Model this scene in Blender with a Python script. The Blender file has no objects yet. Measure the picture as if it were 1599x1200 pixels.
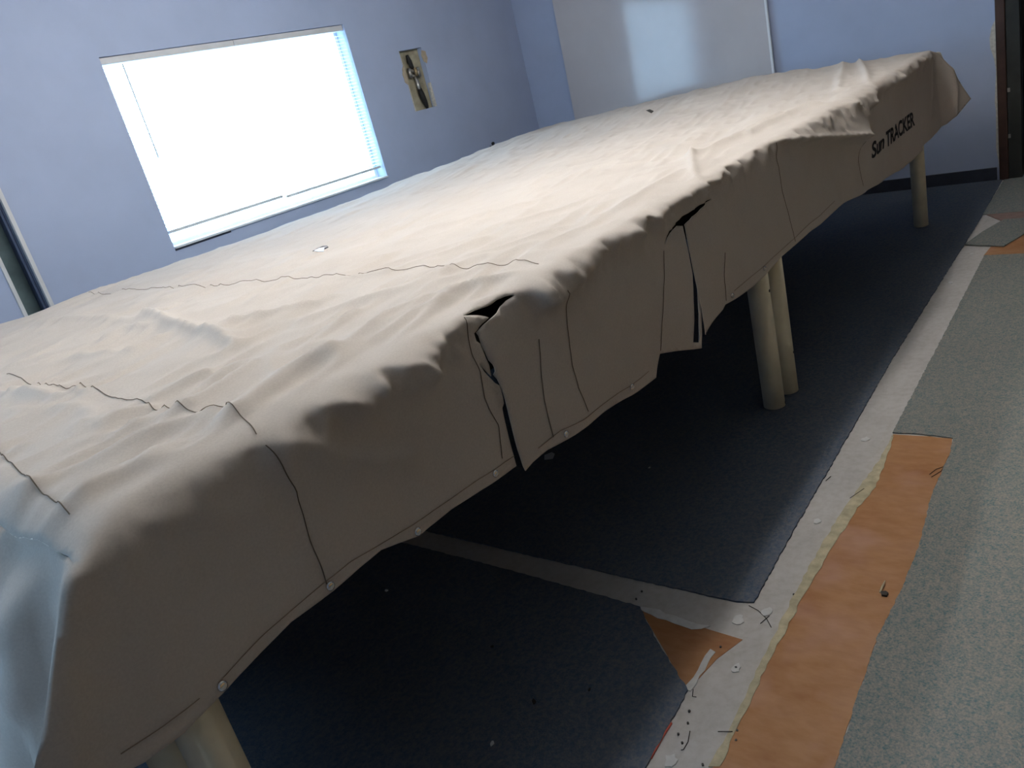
import bpy, bmesh, math, random
import numpy as np
from mathutils import Vector, Matrix
from mathutils.geometry import delaunay_2d_cdt

random.seed(7)
RNG = np.random.default_rng(7)
SC = bpy.context.scene
COL = SC.collection

# measured positions, metres (x along the table, y towards the window wall, z up)
K_RIGHT = [0.58433,-0.77565,-0.238591]
K_DOWN = [-0.415755,-0.03364,-0.908854]
K_FWD = [0.696927,0.630266,-0.342137]
K_HEM = [[0.2645,-0.0008],[0.2209,0.0721],[0.1854,0.1272],[0.1578,0.1693],[0.1271,0.2173],[0.1071,0.251],[0.1538,0.2855],[0.1913,0.2929],[0.2264,0.3015],[0.281,0.303],[0.3439,0.2956],[0.4289,0.2877],[0.479,0.2808],[0.5538,0.2835],[0.6096,0.2807],[0.6677,0.2806],[0.751,0.3073],[0.8374,0.3073],[0.9186,0.3151],[1.0367,0.33],[1.036,0.2892],[1.0372,0.2444],[1.0393,0.2134],[1.0432,0.1836],[1.0439,0.1567],[1.0307,0.1346],[1.0201,0.1166],[1.0116,0.0945],[1.0195,0.1084],[1.035,0.1338],[1.0377,0.1124],[1.034,0.0924],[1.0314,0.0653],[1.0249,0.0575],[1.0245,0.042],[1.0723,0.0285],[1.0499,0.011],[1.0277,-0.0048],[1.022,-0.0094],[1.0266,-0.0114],[1.089,-0.0026],[1.1518,0.0056],[1.1584,0.0105],[1.1177,0.0221],[1.0768,0.0322],[1.0308,0.0432],[1.0335,0.0507],[1.0338,0.0689],[1.0374,0.0938],[1.0444,0.1207],[1.041,0.1339],[1.0466,0.1552],[1.0493,0.1892],[1.0489,0.2209],[1.0476,0.2554],[1.0474,0.2982],[1.051,0.338],[1.0549,0.3505],[1.0816,0.3461],[1.1338,0.3446],[1.1852,0.3506],[1.2544,0.3584],[1.3619,0.3672],[1.4778,0.3812],[1.5539,0.3873],[1.6063,0.3935],[1.624,0.3749],[1.652,0.3482],[1.7439,0.3779],[1.8458,0.413],[1.866,0.3759],[1.8863,0.3275],[1.8998,0.2806],[1.8997,0.3139],[1.8947,0.3494],[1.8914,0.3917],[1.9174,0.3906],[1.9719,0.3849],[2.0435,0.3749],[2.0608,0.3656],[2.1539,0.3734],[2.2638,0.3793],[2.3905,0.3759],[2.5109,0.3651],[2.7335,0.3658],[3.1048,0.3576],[3.5374,0.393],[4.0689,0.4393],[4.4623,0.4327],[4.7903,0.424],[5.0444,0.4047],[5.129,0.3656],[5.2105,0.3149],[5.1583,0.2329],[5.1073,0.1494],[5.0532,0.0699],[5.0035,0.0025]]
K_HOLE = [[1.7747,0.1037],[1.7904,0.0816],[1.8114,0.0743],[1.8591,0.0659],[1.9392,0.0587],[2.0383,0.0568],[2.101,0.0621],[2.0403,0.0626],[1.9653,0.0745],[1.9024,0.0832],[1.8991,0.154],[1.9007,0.2135],[1.8969,0.2612],[1.8719,0.3221],[1.8372,0.3924],[1.8023,0.3781],[1.834,0.3261],[1.861,0.2759],[1.8888,0.2131],[1.8921,0.1518],[1.8907,0.0834],[1.863,0.0755],[1.8207,0.0787],[1.7951,0.0881]]
K_TERM = [[0.2655,-0.0029],[0.3045,-0.002],[0.3452,0.0003],[0.3985,0.0011],[0.4608,0.0026],[0.5487,0.0096],[0.5981,0.0173],[0.6569,0.0112],[0.689,0.0289],[0.7235,0.0455],[0.7542,0.0408],[0.8383,0.0599],[0.8793,0.0604],[0.9022,0.0339],[0.9417,0.0138],[1.0097,0.0159],[1.0799,-0.0046],[1.1574,0.0075],[1.2037,0.0566],[1.2699,0.0669],[1.3505,0.0525],[1.4337,0.0438],[1.5251,0.0277],[1.6419,0.0427],[1.701,0.0168],[1.8223,0.0173],[1.9338,0.0211],[2.0381,0.0124],[2.1211,0.02],[2.269,-0.0068],[2.4625,-0.0236],[2.8426,0.05],[3.3817,0.1548],[3.4804,0.098],[3.5626,0.0718],[3.6587,0.0699],[3.7268,0.0418],[3.8007,0.0322],[4.1837,0.0508],[4.5737,0.0369],[4.9988,-0.0017]]
K_SEAM_TOP = [[[0.6597,2.243],[0.6407,2.078],[0.6223,1.8686],[0.6133,1.7501],[0.6101,1.6528],[0.5929,1.5338],[0.5884,1.4732],[0.5907,1.4044],[0.5729,1.3369],[0.5738,1.2901],[0.5719,1.2287],[0.565,1.1586],[0.5815,1.1196],[0.564,1.0414],[0.5484,0.9946]],[[1.4045,3.3908],[1.3898,2.7853],[1.361,2.3218],[1.358,2.0074],[1.3318,1.6589],[1.3383,1.5402],[1.3698,1.4307],[1.3229,1.2303],[1.3462,1.1812],[1.346,1.0884],[1.311,1.0249]],[[0.3822,1.5181],[0.3534,1.3701],[0.3273,1.2291],[0.3155,1.1349],[0.3054,1.0617]]]
K_SEAM_SKIRT = [[[0.5458,0.0164],[0.5507,0.045],[0.5557,0.0743],[0.5608,0.1043],[0.5603,0.1427],[0.5549,0.1902],[0.5554,0.2429],[0.5527,0.2707]],[[1.2902,0.053],[1.2942,0.1044],[1.2849,0.159],[1.271,0.2126],[1.2727,0.2663],[1.2869,0.3305]],[[1.1913,0.1211],[1.1658,0.1954],[1.1564,0.2417],[1.1548,0.2925],[1.1557,0.326]],[[1.0156,-0.0031],[1.0078,0.034],[1.0018,0.0761],[1.0085,0.1114],[1.0001,0.1605],[1.0041,0.1893],[1.0161,0.2295],[1.0047,0.2724],[0.9989,0.2918]],[[2.5963,0.0072],[2.5978,0.0856],[2.5924,0.1683],[2.6229,0.2734],[2.6456,0.3533]],[[1.7642,0.1123],[1.7422,0.1694],[1.7038,0.2415],[1.6549,0.3406]],[[3.3846,0.1729],[3.4078,0.2671],[3.4256,0.3548]],[[2.1001,0.2219],[2.0738,0.2805],[2.0647,0.3552]]]
K_HEMSEAM = [[[0.3465,0.2777],[0.432,0.2673],[0.5504,0.2607],[0.6044,0.26],[0.7449,0.2826],[0.8276,0.2879],[0.909,0.2915],[1.0355,0.3062]],[[1.1057,0.3265],[1.179,0.3228],[1.2622,0.3387],[1.4723,0.355],[1.5682,0.3591]],[[2.1161,0.3439],[2.3736,0.3449],[2.6762,0.3398],[3.0757,0.3253]],[[0.2094,0.2708],[0.2605,0.275],[0.3166,0.277]]]
K_SNAP = [[0.3496,0.2849],[0.5575,0.2718],[0.7501,0.2976],[0.9662,0.3061],[1.1929,0.3377],[1.4797,0.3601],[2.354,0.3533],[2.1031,0.3532]]
K_TEXT = [[3.6161,0.2679],[4.422,0.2831]]
K_RIDGES = [[[[1.0722,2.2772],[0.9961,2.0089],[0.9163,1.7227],[0.856,1.5094]],0.022,0.028],[[[1.0901,2.3143],[1.1301,2.2722],[1.1696,2.2884]],0.01,0.018],[[[0.8943,2.1867],[0.9543,2.1769],[0.9759,2.1025]],0.014,0.022],[[[1.017,2.9168],[1.056,2.8537],[1.0864,2.7485],[1.0583,2.5273],[1.0222,2.3097]],0.012,0.04],[[[0.7915,2.0975],[0.8245,1.8904],[0.8685,1.9096],[0.8974,1.8989]],0.009,0.025],[[[0.5665,2.0344],[0.5796,1.9014],[0.5821,1.7501]],0.016,0.03],[[[0.627,1.8133],[0.5965,1.638]],0.01,0.02],[[[0.9691,1.7219],[1.0319,1.6254],[1.1203,1.539],[1.1602,1.538]],0.012,0.028],[[[0.6028,1.3915],[0.6571,1.3951],[0.7153,1.3885]],0.012,0.022],[[[0.5003,1.3683],[0.5434,1.3725],[0.5759,1.3537]],0.01,0.022],[[[0.3822,1.5181],[0.415,1.4374],[0.4805,1.4361],[0.5311,1.3718]],0.006,0.03],[[[0.3239,1.2207],[0.3875,1.2057],[0.4804,1.1873],[0.569,1.1461]],0.012,0.03],[[[0.2868,1.2038],[0.3256,1.2135],[0.3269,1.2079]],0.008,0.02],[[[0.3432,1.0884],[0.408,1.1075],[0.4977,1.0855],[0.5873,1.0752]],0.008,0.022],[[[0.2783,1.0953],[0.3689,1.0857],[0.4509,1.0769]],0.008,0.025],[[[0.5696,1.0927],[0.6289,1.1083],[0.7206,1.1432],[0.818,1.1373]],0.016,0.028],[[[0.6925,1.3414],[0.7593,1.352]],0.008,0.02],[[[0.5859,1.2317],[0.6846,1.2658],[0.7537,1.2848]],0.007,0.025],[[[0.7307,1.1937],[0.7982,1.295],[0.718,1.1804]],0.006,0.015],[[[1.0066,1.4466],[1.0836,1.4035],[1.1818,1.3357],[1.3101,1.2899]],0.009,0.03],[[[0.8041,1.121],[0.9941,1.1845],[1.104,1.1806]],0.01,0.025],[[[0.8447,1.3262],[0.9637,1.308],[1.0376,1.3093]],0.009,0.022],[[[0.8933,1.0974],[1.026,1.1248],[1.0983,1.1205]],0.01,0.022],[[[1.3114,1.662],[1.3319,1.5951],[1.3363,1.5285]],0.009,0.018],[[[1.3784,1.5327],[1.4978,1.4558],[1.6227,1.4226]],0.007,0.025],[[[1.1385,1.1382],[1.2127,1.0932],[1.2474,1.0505]],0.01,0.02],[[[1.439,1.3168],[1.5333,1.2658],[1.6517,1.1869]],0.007,0.025],[[[1.7681,1.4427],[1.9076,1.356],[2.0673,1.2969]],0.007,0.025],[[[1.8901,1.8025],[1.994,1.6662],[2.0899,1.5522]],0.005,0.025],[[[2.5111,1.2314],[2.8006,1.1923],[3.2365,1.1846],[3.3247,1.0635]],0.014,0.035],[[[2.8279,1.1557],[3.1978,1.1459],[3.3316,1.1104]],0.01,0.025],[[[3.8075,1.1297],[4.8082,1.3906],[5.447,1.5862]],0.01,0.022],[[[5.2053,1.4234],[4.445,1.1834],[3.8328,1.0114]],0.014,0.02],[[[2.5852,1.2659],[2.281,1.118],[2.0749,1.013]],0.012,0.016],[[[2.7517,1.8504],[2.9059,1.6386],[3.2469,1.5737]],0.005,0.03],[[[4.1383,1.6338],[4.4371,1.6247]],0.006,0.02],[[[2.8396,2.9039],[2.8697,2.5846],[3.0646,2.581]],0.005,0.025],[[[1.6465,2.9911],[1.6813,2.3983],[1.8109,2.0287]],0.004,0.04],[[[1.7741,1.1053],[1.9832,1.1219],[2.2268,1.1412]],0.007,0.025],[[[1.2785,0.9888],[1.4596,0.9902],[1.6712,0.9919]],0.009,0.025],[[[0.5107,1.8422],[0.5263,1.7158],[0.5299,1.5751]],0.005,0.025],[[[0.4586,1.3154],[0.5147,1.2725],[0.5859,1.2317]],0.007,0.022],[[[0.546,1.5556],[0.5207,1.4478],[0.4664,1.4047]],0.006,0.02]]
K_SRIDGES = [[[[0.7601,-0.0208],[0.7624,0.0389]],0.0175,0.014],[[[0.8039,-0.0066],[0.8501,0.0319],[0.878,0.0634]],0.02,0.014],[[[0.633,-0.0214],[0.6802,0.018],[0.7243,0.0436]],0.0175,0.016],[[[0.587,0.0013],[0.6698,0.0426]],0.005,0.02],[[[0.5888,0.039],[0.6476,0.0947],[0.7383,0.149],[0.7852,0.1672]],0.024,0.022],[[[0.5646,0.0262],[0.5631,0.0571],[0.5674,0.0973]],0.0125,0.018],[[[1.2303,-0.0089],[1.2327,0.0534]],0.02,0.01],[[[1.1935,-0.0171],[1.2161,0.0542],[1.2493,0.0706]],0.015,0.01],[[[1.1546,0.0251],[1.1688,0.0598]],0.00875,0.008],[[[1.3112,0.025],[1.3505,0.0525]],0.015,0.012],[[[1.4616,0.0084],[1.494,0.0332]],0.015,0.012],[[[1.7173,0.0006],[1.7698,0.0607]],0.0175,0.009],[[[1.565,0.0017],[1.6722,0.0485]],0.015,0.012],[[[1.0602,-0.0281],[1.1636,-0.0075]],0.01,0.01],[[[1.9161,-0.0138],[1.9487,0.0336]],0.0125,0.009],[[[2.0323,-0.0273],[2.0445,0.0175]],0.015,0.009],[[[3.3122,-0.0236],[3.4265,0.0436],[3.4478,0.0871]],0.0225,0.009],[[[3.1408,0.06],[3.1851,0.1158]],0.01,0.009],[[[3.6462,-0.1028],[3.7424,-0.008],[3.6587,0.0699]],0.0225,0.012],[[[2.1217,0.0183],[2.2501,-0.0201],[2.4558,-0.0347]],0.015,0.016],[[[2.4682,-0.0244],[2.8426,0.05],[3.4241,0.1607]],0.0175,0.01],[[[4.9412,0.0367],[4.8841,0.1915],[4.7906,0.3077]],0.0125,0.01],[[[3.7944,0.0525],[3.9545,0.0503]],0.0125,0.009],[[[4.1293,0.0344],[4.2484,0.0371]],0.0125,0.009],[[[0.2735,0.0051],[0.2537,0.0413],[0.2113,0.1111],[0.1637,0.1845]],0.018,0.03],[[[0.1951,0.174],[0.1555,0.2461]],0.012,0.022],[[[0.3603,-0.0727],[0.3227,0.0516],[0.3132,0.0834]],0.004,0.025],[[[0.3843,0.0338],[0.497,0.1035]],0.004,0.025],[[[0.5066,-0.0438],[0.5551,0.0213],[0.5802,0.0451]],0.008,0.025],[[[5.0861,0.0812],[5.1106,0.2376],[5.094,0.37]],0.01625,0.018]]
K_HOLE_TOP = [[1.6975,2.2753],[1.7431,2.3095],[1.7628,2.2971],[1.7537,2.2612],[1.7298,2.2259],[1.7058,2.2183],[1.705,2.2454]]
K_LIP = [[1.6939,2.2602],[1.7103,2.2517],[1.7162,2.2307],[1.6827,2.1976],[1.6717,2.2121]]
K_SPOT = [[4.3662,2.377],[4.4002,2.3694],[4.2855,2.2846],[4.2165,2.2653]]
K_BACKZ = [[1.087,0.9135],[1.509,0.9133],[1.882,0.9131],[2.24,0.9129],[2.523,0.9173],[2.929,0.9158],[3.281,0.9301],[3.756,0.9358],[4.216,0.939],[4.661,0.9404],[5.158,0.9333]]
K_FARZ = [[3.299,0.9494],[2.772,0.964],[2.306,0.9694],[1.887,0.9778],[1.341,0.9317],[0.991,0.9195]]
K_STRIPL = [[0.9285,0.7457],[1.5026,0.752],[1.8229,0.7652],[2.9676,0.7767],[4.8752,0.7822]]
K_STRIPR = [[0.9789,0.6337],[2.3612,0.6361],[4.1655,0.6611]]
K_CARPETB = [[1.386,1.867],[1.3763,1.4306],[1.357,1.0257],[1.3539,0.996],[1.2618,0.9031],[1.1409,0.7633],[0.9259,0.7515]]
K_CARPETA = [[1.4711,1.9496],[1.4597,1.4934],[1.4523,1.049],[1.449,0.7798],[1.4604,0.739],[1.7785,0.7502],[2.9676,0.7767],[4.8752,0.7822],[4.9667,0.7837]]
K_ORANGE = [[0.9789,0.6337],[1.1801,0.6423],[1.3354,0.6437],[1.4989,0.6482],[1.7479,0.6402],[1.9414,0.6287],[2.1571,0.6325],[2.3612,0.6361],[2.3658,0.5551],[2.3629,0.4708],[2.2683,0.4608],[2.0323,0.4635],[1.8043,0.4449],[1.6177,0.443],[1.4287,0.4519],[1.2514,0.4441],[1.0686,0.4343]]
K_GLUE = [[0.976,0.6403],[1.1645,0.6473],[1.3468,0.6551],[1.5324,0.6625],[1.778,0.6621],[1.9871,0.6529],[2.2077,0.6342],[2.3523,0.6377],[2.3535,0.6306],[2.199,0.6179],[2.0436,0.6078],[1.9257,0.6245],[1.7261,0.6337],[1.5021,0.6387],[1.3378,0.6373],[1.1934,0.6336],[0.9838,0.6228]]
K_NOTCH = [[1.3494,0.9936],[1.3463,0.8853],[1.3363,0.7973],[1.3308,0.7164],[1.2529,0.7453],[1.136,0.7655],[1.2307,0.8621]]
K_SMEAR = [[[1.3557,1.0062],[1.3588,0.9441],[1.3455,0.8594],[1.3466,0.8019],[1.321,0.8395],[1.3316,0.9126],[1.3389,0.9788]],[[1.1397,0.7763],[1.1806,0.7666],[1.2764,0.771],[1.2708,0.7561],[1.1892,0.7553],[1.1391,0.7579]]]
K_FARFLAP = [[4.4114,0.7764],[4.625,0.7297],[4.8332,0.6629],[4.8261,0.5728],[4.8089,0.4567],[4.6979,0.4464],[4.5219,0.5379],[4.3336,0.5974]]
K_FARORANGE = [[4.3388,0.6598],[4.3215,0.5905],[4.499,0.5353],[4.6738,0.4441],[4.1559,0.3957],[4.1198,0.4918],[4.1672,0.6693]]
K_FARWHITE = [[4.4122,0.7794],[4.6892,0.7834],[4.9389,0.7795],[4.8343,0.666]]
K_FARPINK = [[4.9667,0.7837],[4.9495,0.7021],[4.9179,0.5833],[4.8855,0.4639],[4.7963,0.4556],[4.8261,0.5728],[4.8343,0.666],[4.8505,0.7482]]
K_SPOTS = [[2.3192,0.7067],[1.4416,0.6988],[1.2402,0.695],[1.8383,0.7075],[1.3907,0.753],[0.9591,0.7149],[4.2597,0.7212],[3.8335,0.737]]
K_NAILS = [[1.5194,0.6628],[1.2903,0.7521],[1.242,0.6957],[1.0894,0.7362],[1.0586,0.7246],[1.0078,0.7134],[1.0788,0.6266],[1.0555,0.6198],[0.976,0.6548],[1.0253,0.7303],[1.4129,1.0221],[1.3801,1.0214]]
K_SCRAP = [2.0059,1.7285]
K_FLECKS = [[1.17,1.7531],[1.0905,1.2777],[0.9768,1.0645],[1.5828,0.4734],[2.1596,0.8192],[2.0057,1.31],[1.0591,0.9653],[0.8417,1.081]]
K_HAIR = [[[1.0419,0.7125],[1.0152,0.7043],[0.9944,0.7042],[0.991,0.7081]],[[1.4475,0.7468],[1.4371,0.719],[1.4153,0.6907],[1.3913,0.6713]],[[1.3956,0.6987],[1.4279,0.6892]],[[1.1484,0.7547],[1.1294,0.7474],[1.1308,0.7391]],[[2.0489,0.7472],[2.0768,0.7408]],[[2.1255,0.4817],[2.1619,0.4644],[2.188,0.4627],[2.1699,0.4789],[2.1384,0.4891]],[[1.9688,0.6565],[2.0268,0.6343]],[[1.0595,0.6592],[1.0709,0.6328]]]
K_RED = [[1.0453,0.756],[1.005,0.7564],[0.9487,0.7534]]
K_SPLINTER = [[1.5843,0.4835],[1.6069,0.4834],[1.6251,0.4822]]
K_WIN = [[2.2698,1.9011],[3.9466,1.9123],[3.9735,0.899],[2.2799,0.9077]]
K_WHOLE = [[4.3991,1.6855],[4.6561,1.691],[4.6486,1.6055],[4.6606,1.5324],[4.6625,1.4509],[4.6166,1.444],[4.618,1.2749],[4.4182,1.2723]]
K_SLOT = [[1.5709,1.4241],[1.5478,0.8467],[1.432,1.1114],[1.4281,0.8353],[1.5249,0.8518]]
K_KNOB = [5.1363,4.22,0.8936]
K_DOOR = [[0.8247,0.5899],[0.7882,0.5827],[0.7683,0.5788],[0.7094,0.5672],[0.6803,0.5614]]
K_PLASTER = [[0.8093,1.0568],[0.8152,0.9526],[0.8359,0.9147],[0.8476,0.8526],[0.8458,0.7977],[0.8277,0.7315],[0.8195,0.6634],[0.831,0.4778],[0.8258,0.4195],[0.8313,0.2061],[0.8173,0.0764]]
K_SPECKS = [[0.756,0.5391],[0.7583,0.2652]]
K_BOARD = [[3.8103,1.8145],[3.809,0.9029],[2.1351,1.3915],[2.1314,0.934]]
K_BLINDLINE = [[2.307,1.0156],[2.917,0.9882],[3.2072,0.986],[3.9553,1.0233],[2.3859,1.8454],[2.3814,1.3835],[3.0974,1.9114],[2.2827,0.9141],[2.6382,0.9021]]

H_TAB, YF, YB, X0, X1 = 0.92, 0.985, 3.5, 0.268, 5.02
WALL_Y, FAR_X, NEAR_X, RIGHT_Y, CEIL = 4.22, 5.84, -1.7, -3.2, 2.5

# ------------------------------------------------------------------ camera, light, exposure
cam_data = bpy.data.cameras.new('camera')
cam = bpy.data.objects.new('camera', cam_data)
COL.objects.link(cam)
cam_data.sensor_fit = 'HORIZONTAL'
cam_data.sensor_width = 36.0
cam_data.lens = 1240.4 / 1599 * 36.0
cam_data.clip_start = 0.02
r, d, f = Vector(K_RIGHT), Vector(K_DOWN), Vector(K_FWD)
m = Matrix((( r.x, -d.x, -f.x), (r.y, -d.y, -f.y), (r.z, -d.z, -f.z))).to_4x4()
m.translation = (0, 0, 1.28)
cam.matrix_world = m
SC.camera = cam

SC.view_settings.view_transform = 'Standard'
SC.view_settings.look = 'None'
SC.view_settings.exposure = 0.0
SC.view_settings.gamma = 1.0
SC.view_settings.use_curve_mapping = False

world = bpy.data.worlds.new('world')
SC.world = world
world.use_nodes = True
wn = world.node_tree
bg = wn.nodes['Background']
bg.inputs['Color'].default_value = (0.45, 0.71, 1.0, 1)      # bright overcast daylight
bg.inputs['Strength'].default_value = 12.0

LAMPS = [(2.6, 1.28, 3.4, 58.0), (1.9, 2.05, 2.4, 68.0)]     # ceiling tubes: x, y, length, strength
LAMP_COL = (1.0, 0.97, 0.94)

def portal(name, loc, rot, sx, sy):
    l = bpy.data.lights.new(name, 'AREA')
    l.shape = 'RECTANGLE'; l.size = sx; l.size_y = sy
    l.cycles.is_portal = True
    o = bpy.data.objects.new(name, l); COL.objects.link(o)
    o.location = loc; o.rotation_euler = rot
    return o
portal('daylight_portal', (3.12, WALL_Y + .16, 1.4), (-math.pi/2, 0, 0), 1.68, 1.0)
portal('daylight_portal', (NEAR_X - .15, 2.225, 1.5), (0, -math.pi/2, 0), 1.1, .95)

# ------------------------------------------------------------------ helpers
def link(name, mesh, parent=None):
    o = bpy.data.objects.new(name, mesh); COL.objects.link(o)
    if parent is not None: o.parent = parent
    return o
def mesh_obj(name, bm, mats, parent=None, smooth=False):
    me = bpy.data.meshes.new(name); bm.to_mesh(me); bm.free()
    for mt in (mats if isinstance(mats, (list, tuple)) else [mats]): me.materials.append(mt)
    if smooth:
        for p in me.polygons: p.use_smooth = True
    return link(name, me, parent)
def empty(name, loc=(0, 0, 0)):
    o = bpy.data.objects.new(name, None); COL.objects.link(o); o.location = loc
    o.empty_display_size = .1
    bpy.context.view_layer.update()
    return o
def tag(o, label=None, cat=None, group=None, kind=None):
    if label: o['label'] = label
    if cat: o['category'] = cat
    if group: o['group'] = group
    if kind: o['kind'] = kind
    return o
def box(bm, a, b, bev=0.0):
    a, b = Vector(a), Vector(b)
    res = bmesh.ops.create_cube(bm, size=1.0)
    vs = res['verts']
    for v in vs: v.co = Vector(((a.x+b.x)/2 + v.co.x*(b.x-a.x), (a.y+b.y)/2 + v.co.y*(b.y-a.y), (a.z+b.z)/2 + v.co.z*(b.z-a.z)))
    if bev:
        es = list({e for v in vs for e in v.link_edges})
        bmesh.ops.bevel(bm, geom=es, offset=bev, segments=2, affect='EDGES', profile=.5)
def boxo(name, a, b, mat, parent=None, bev=0.0, origin=None):
    bm = bmesh.new(); box(bm, a, b, bev)
    o = mesh_obj(name, bm, mat)
    return adopt(o, parent)
def adopt(o, parent):
    if parent is not None:
        o.parent = parent; o.matrix_parent_inverse = parent.matrix_world.inverted()
    return o
def prism(name, pts, z0, z1, mat, parent=None, axis='z', smooth=False):
    """polygon pts extruded between two levels along an axis"""
    def P(p, c):
        return (p[0], p[1], c) if axis == 'z' else ((p[0], c, p[1]) if axis == 'y' else (c, p[0], p[1]))
    bm = bmesh.new()
    lo = [bm.verts.new(P(p, z0)) for p in pts]; hi = [bm.verts.new(P(p, z1)) for p in pts]
    n = len(pts)
    bm.faces.new(lo[::-1]); bm.faces.new(hi)
    for i in range(n): bm.faces.new((lo[i], lo[(i+1) % n], hi[(i+1) % n], hi[i]))
    bmesh.ops.recalc_face_normals(bm, faces=bm.faces)
    bmesh.ops.triangulate(bm, faces=[fc for fc in bm.faces if len(fc.verts) > 4])
    return adopt(mesh_obj(name, bm, mat), parent)
def frays(pts, step=.012, amp=.003, skip=()):
    """a torn, slightly ragged version of a closed outline"""
    out = []
    n = len(pts)
    for i in range(n):
        a, b = np.array(pts[i]), np.array(pts[(i+1) % n])
        L = np.linalg.norm(b-a); k = max(1, int(L/step)) if i not in skip else 1
        nrm = np.array([-(b-a)[1], (b-a)[0]])/max(L, 1e-6)
        for j in range(k):
            p = a + (b-a)*j/k
            if i not in skip: p = p + nrm*random.uniform(-amp, amp)
            out.append((float(p[0]), float(p[1])))
    return out
def tube(bm, pts, rad, seg=8, caps=True):
    pts = [Vector(p) for p in pts]
    rings = []
    rads = rad if isinstance(rad, (list, tuple)) else [rad]*len(pts)
    for i, p in enumerate(pts):
        t = (pts[min(i+1, len(pts)-1)] - pts[max(i-1, 0)]).normalized()
        u = t.cross(Vector((0, 0, 1)) if abs(t.z) < .9 else Vector((1, 0, 0))).normalized(); w = t.cross(u)
        rings.append([bm.verts.new(p + (u*math.cos(2*math.pi*k/seg) + w*math.sin(2*math.pi*k/seg))*rads[i]) for k in range(seg)])
    for a, b in zip(rings, rings[1:]):
        for k in range(seg): bm.faces.new((a[k], a[(k+1) % seg], b[(k+1) % seg], b[k]))
    if caps: bm.faces.new(rings[0][::-1]); bm.faces.new(rings[-1])
    bmesh.ops.recalc_face_normals(bm, faces=bm.faces)

# ------------------------------------------------------------------ materials
def mat_new(name):
    mt = bpy.data.materials.new(name); mt.use_nodes = True
    nt = mt.node_tree
    return mt, nt, nt.nodes['Principled BSDF']
def ramp(nt, fac, stops):
    r = nt.nodes.new('ShaderNodeValToRGB')
    while len(r.color_ramp.elements) < len(stops): r.color_ramp.elements.new(.5)
    for e, (p, c) in zip(r.color_ramp.elements, stops): e.position = p; e.color = (*c, 1)
    nt.links.new(fac, r.inputs['Fac'])
    return r.outputs['Color']
def noise(nt, scale, detail=4, rough=.6, stretch=None):
    tc = nt.nodes.new('ShaderNodeTexCoord'); n = nt.nodes.new('ShaderNodeTexNoise')
    n.inputs['Scale'].default_value = scale; n.inputs['Detail'].default_value = detail; n.inputs['Roughness'].default_value = rough
    src = tc.outputs['Object']
    if stretch:
        mp = nt.nodes.new('ShaderNodeMapping'); mp.inputs['Scale'].default_value = stretch
        nt.links.new(src, mp.inputs['Vector']); src = mp.outputs['Vector']
    nt.links.new(src, n.inputs['Vector'])
    return n.outputs['Fac']
def mixc(nt, fac, a, b, mode='MIX'):
    mx = nt.nodes.new('ShaderNodeMix'); mx.data_type = 'RGBA'; mx.blend_type = mode
    for sock, v in ((mx.inputs[0], fac), (mx.inputs[6], a), (mx.inputs[7], b)):
        if isinstance(v, (int, float)): sock.default_value = v
        elif isinstance(v, tuple): sock.default_value = (*v, 1)
        else: nt.links.new(v, sock)
    return mx.outputs[2]
def bump(nt, p, h, strength, dist=.002):
    b = nt.nodes.new('ShaderNodeBump'); b.inputs['Strength'].default_value = strength; b.inputs['Distance'].default_value = dist
    nt.links.new(h, b.inputs['Height']); nt.links.new(b.outputs['Normal'], p.inputs['Normal'])
def simple(name, col, rough=.7, var=.12, scale=12, metal=0, bmp=0.0, bscale=150, spec=.3):
    mt, nt, p = mat_new(name)
    n = noise(nt, scale)
    lo = tuple(max(0, c*(1-var)) for c in col); hi = tuple(min(1, c*(1+var)) for c in col)
    nt.links.new(ramp(nt, n, [(.3, lo), (.7, hi)]), p.inputs['Base Color'])
    p.inputs['Roughness'].default_value = rough; p.inputs['Metallic'].default_value = metal
    p.inputs['Specular IOR Level'].default_value = spec
    if bmp: bump(nt, p, noise(nt, bscale, 2), bmp)
    return mt

M = {}
M['wall'] = simple('wall_paint', (.39, .455, .61), .75, .04, 3, bmp=.15, bscale=220)
M['wall_side'] = simple('tan_paneling', (.66, .43, .20), .6, .2, 4)
M['ceiling'] = simple('ceiling_tile', (.75, .74, .71), .9, .05, 30, bmp=.3, bscale=90)
M['base'] = simple('vinyl_baseboard', (.035, .040, .058), .5, .2, 10)
M['trim'] = simple('trim_paint', (.62, .62, .62), .55, .06, 8)
M['plaster'] = simple('torn_plaster', (.55, .52, .46), .95, .2, 60, bmp=.5, bscale=120)
M['paper'] = simple('torn_drywall_paper', (.45, .37, .27), .9, .15, 60)
M['cavity'] = simple('wall_cavity', (.34, .31, .22), .9, .25, 18)
M['cavity_dark'] = simple('wall_cavity_slot', (.10, .15, .16), .7, .3, 7)
M['gap_blue'] = simple('slot_side_blue', (.06, .08, .14), .6, .2, 12)
M['iron'] = simple('black_iron_pipe', (.012, .010, .008), .55, .3, 40, spec=.4)
M['steel'] = simple('dull_steel', (.35, .33, .30), .35, .2, 60, metal=.9)
M['brass'] = simple('old_brass', (.38, .28, .15), .4, .2, 60, metal=.8)
M['door_wood'] = simple('dark_door_casing', (.045, .022, .016), .5, .3, 14)
M['door_dark'] = simple('dark_door_jamb', (.022, .024, .022), .6, .3, 9)
M['door_slab'] = simple('black_door', (.012, .011, .010), .6, .3, 9)
M['pvc'] = simple('cream_pipe', (.80, .74, .56), .45, .10, 9, spec=.4)
M['scuff'] = simple('scuff_dark', (.03, .025, .02), .8, .2, 20)
M['plytop'] = simple('table_board', (.05, .04, .03), .8, .3, 12)
M['blind'] = None
M['snap'] = simple('snap_metal', (.75, .74, .72), .22, .1, 50, metal=1)
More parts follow.
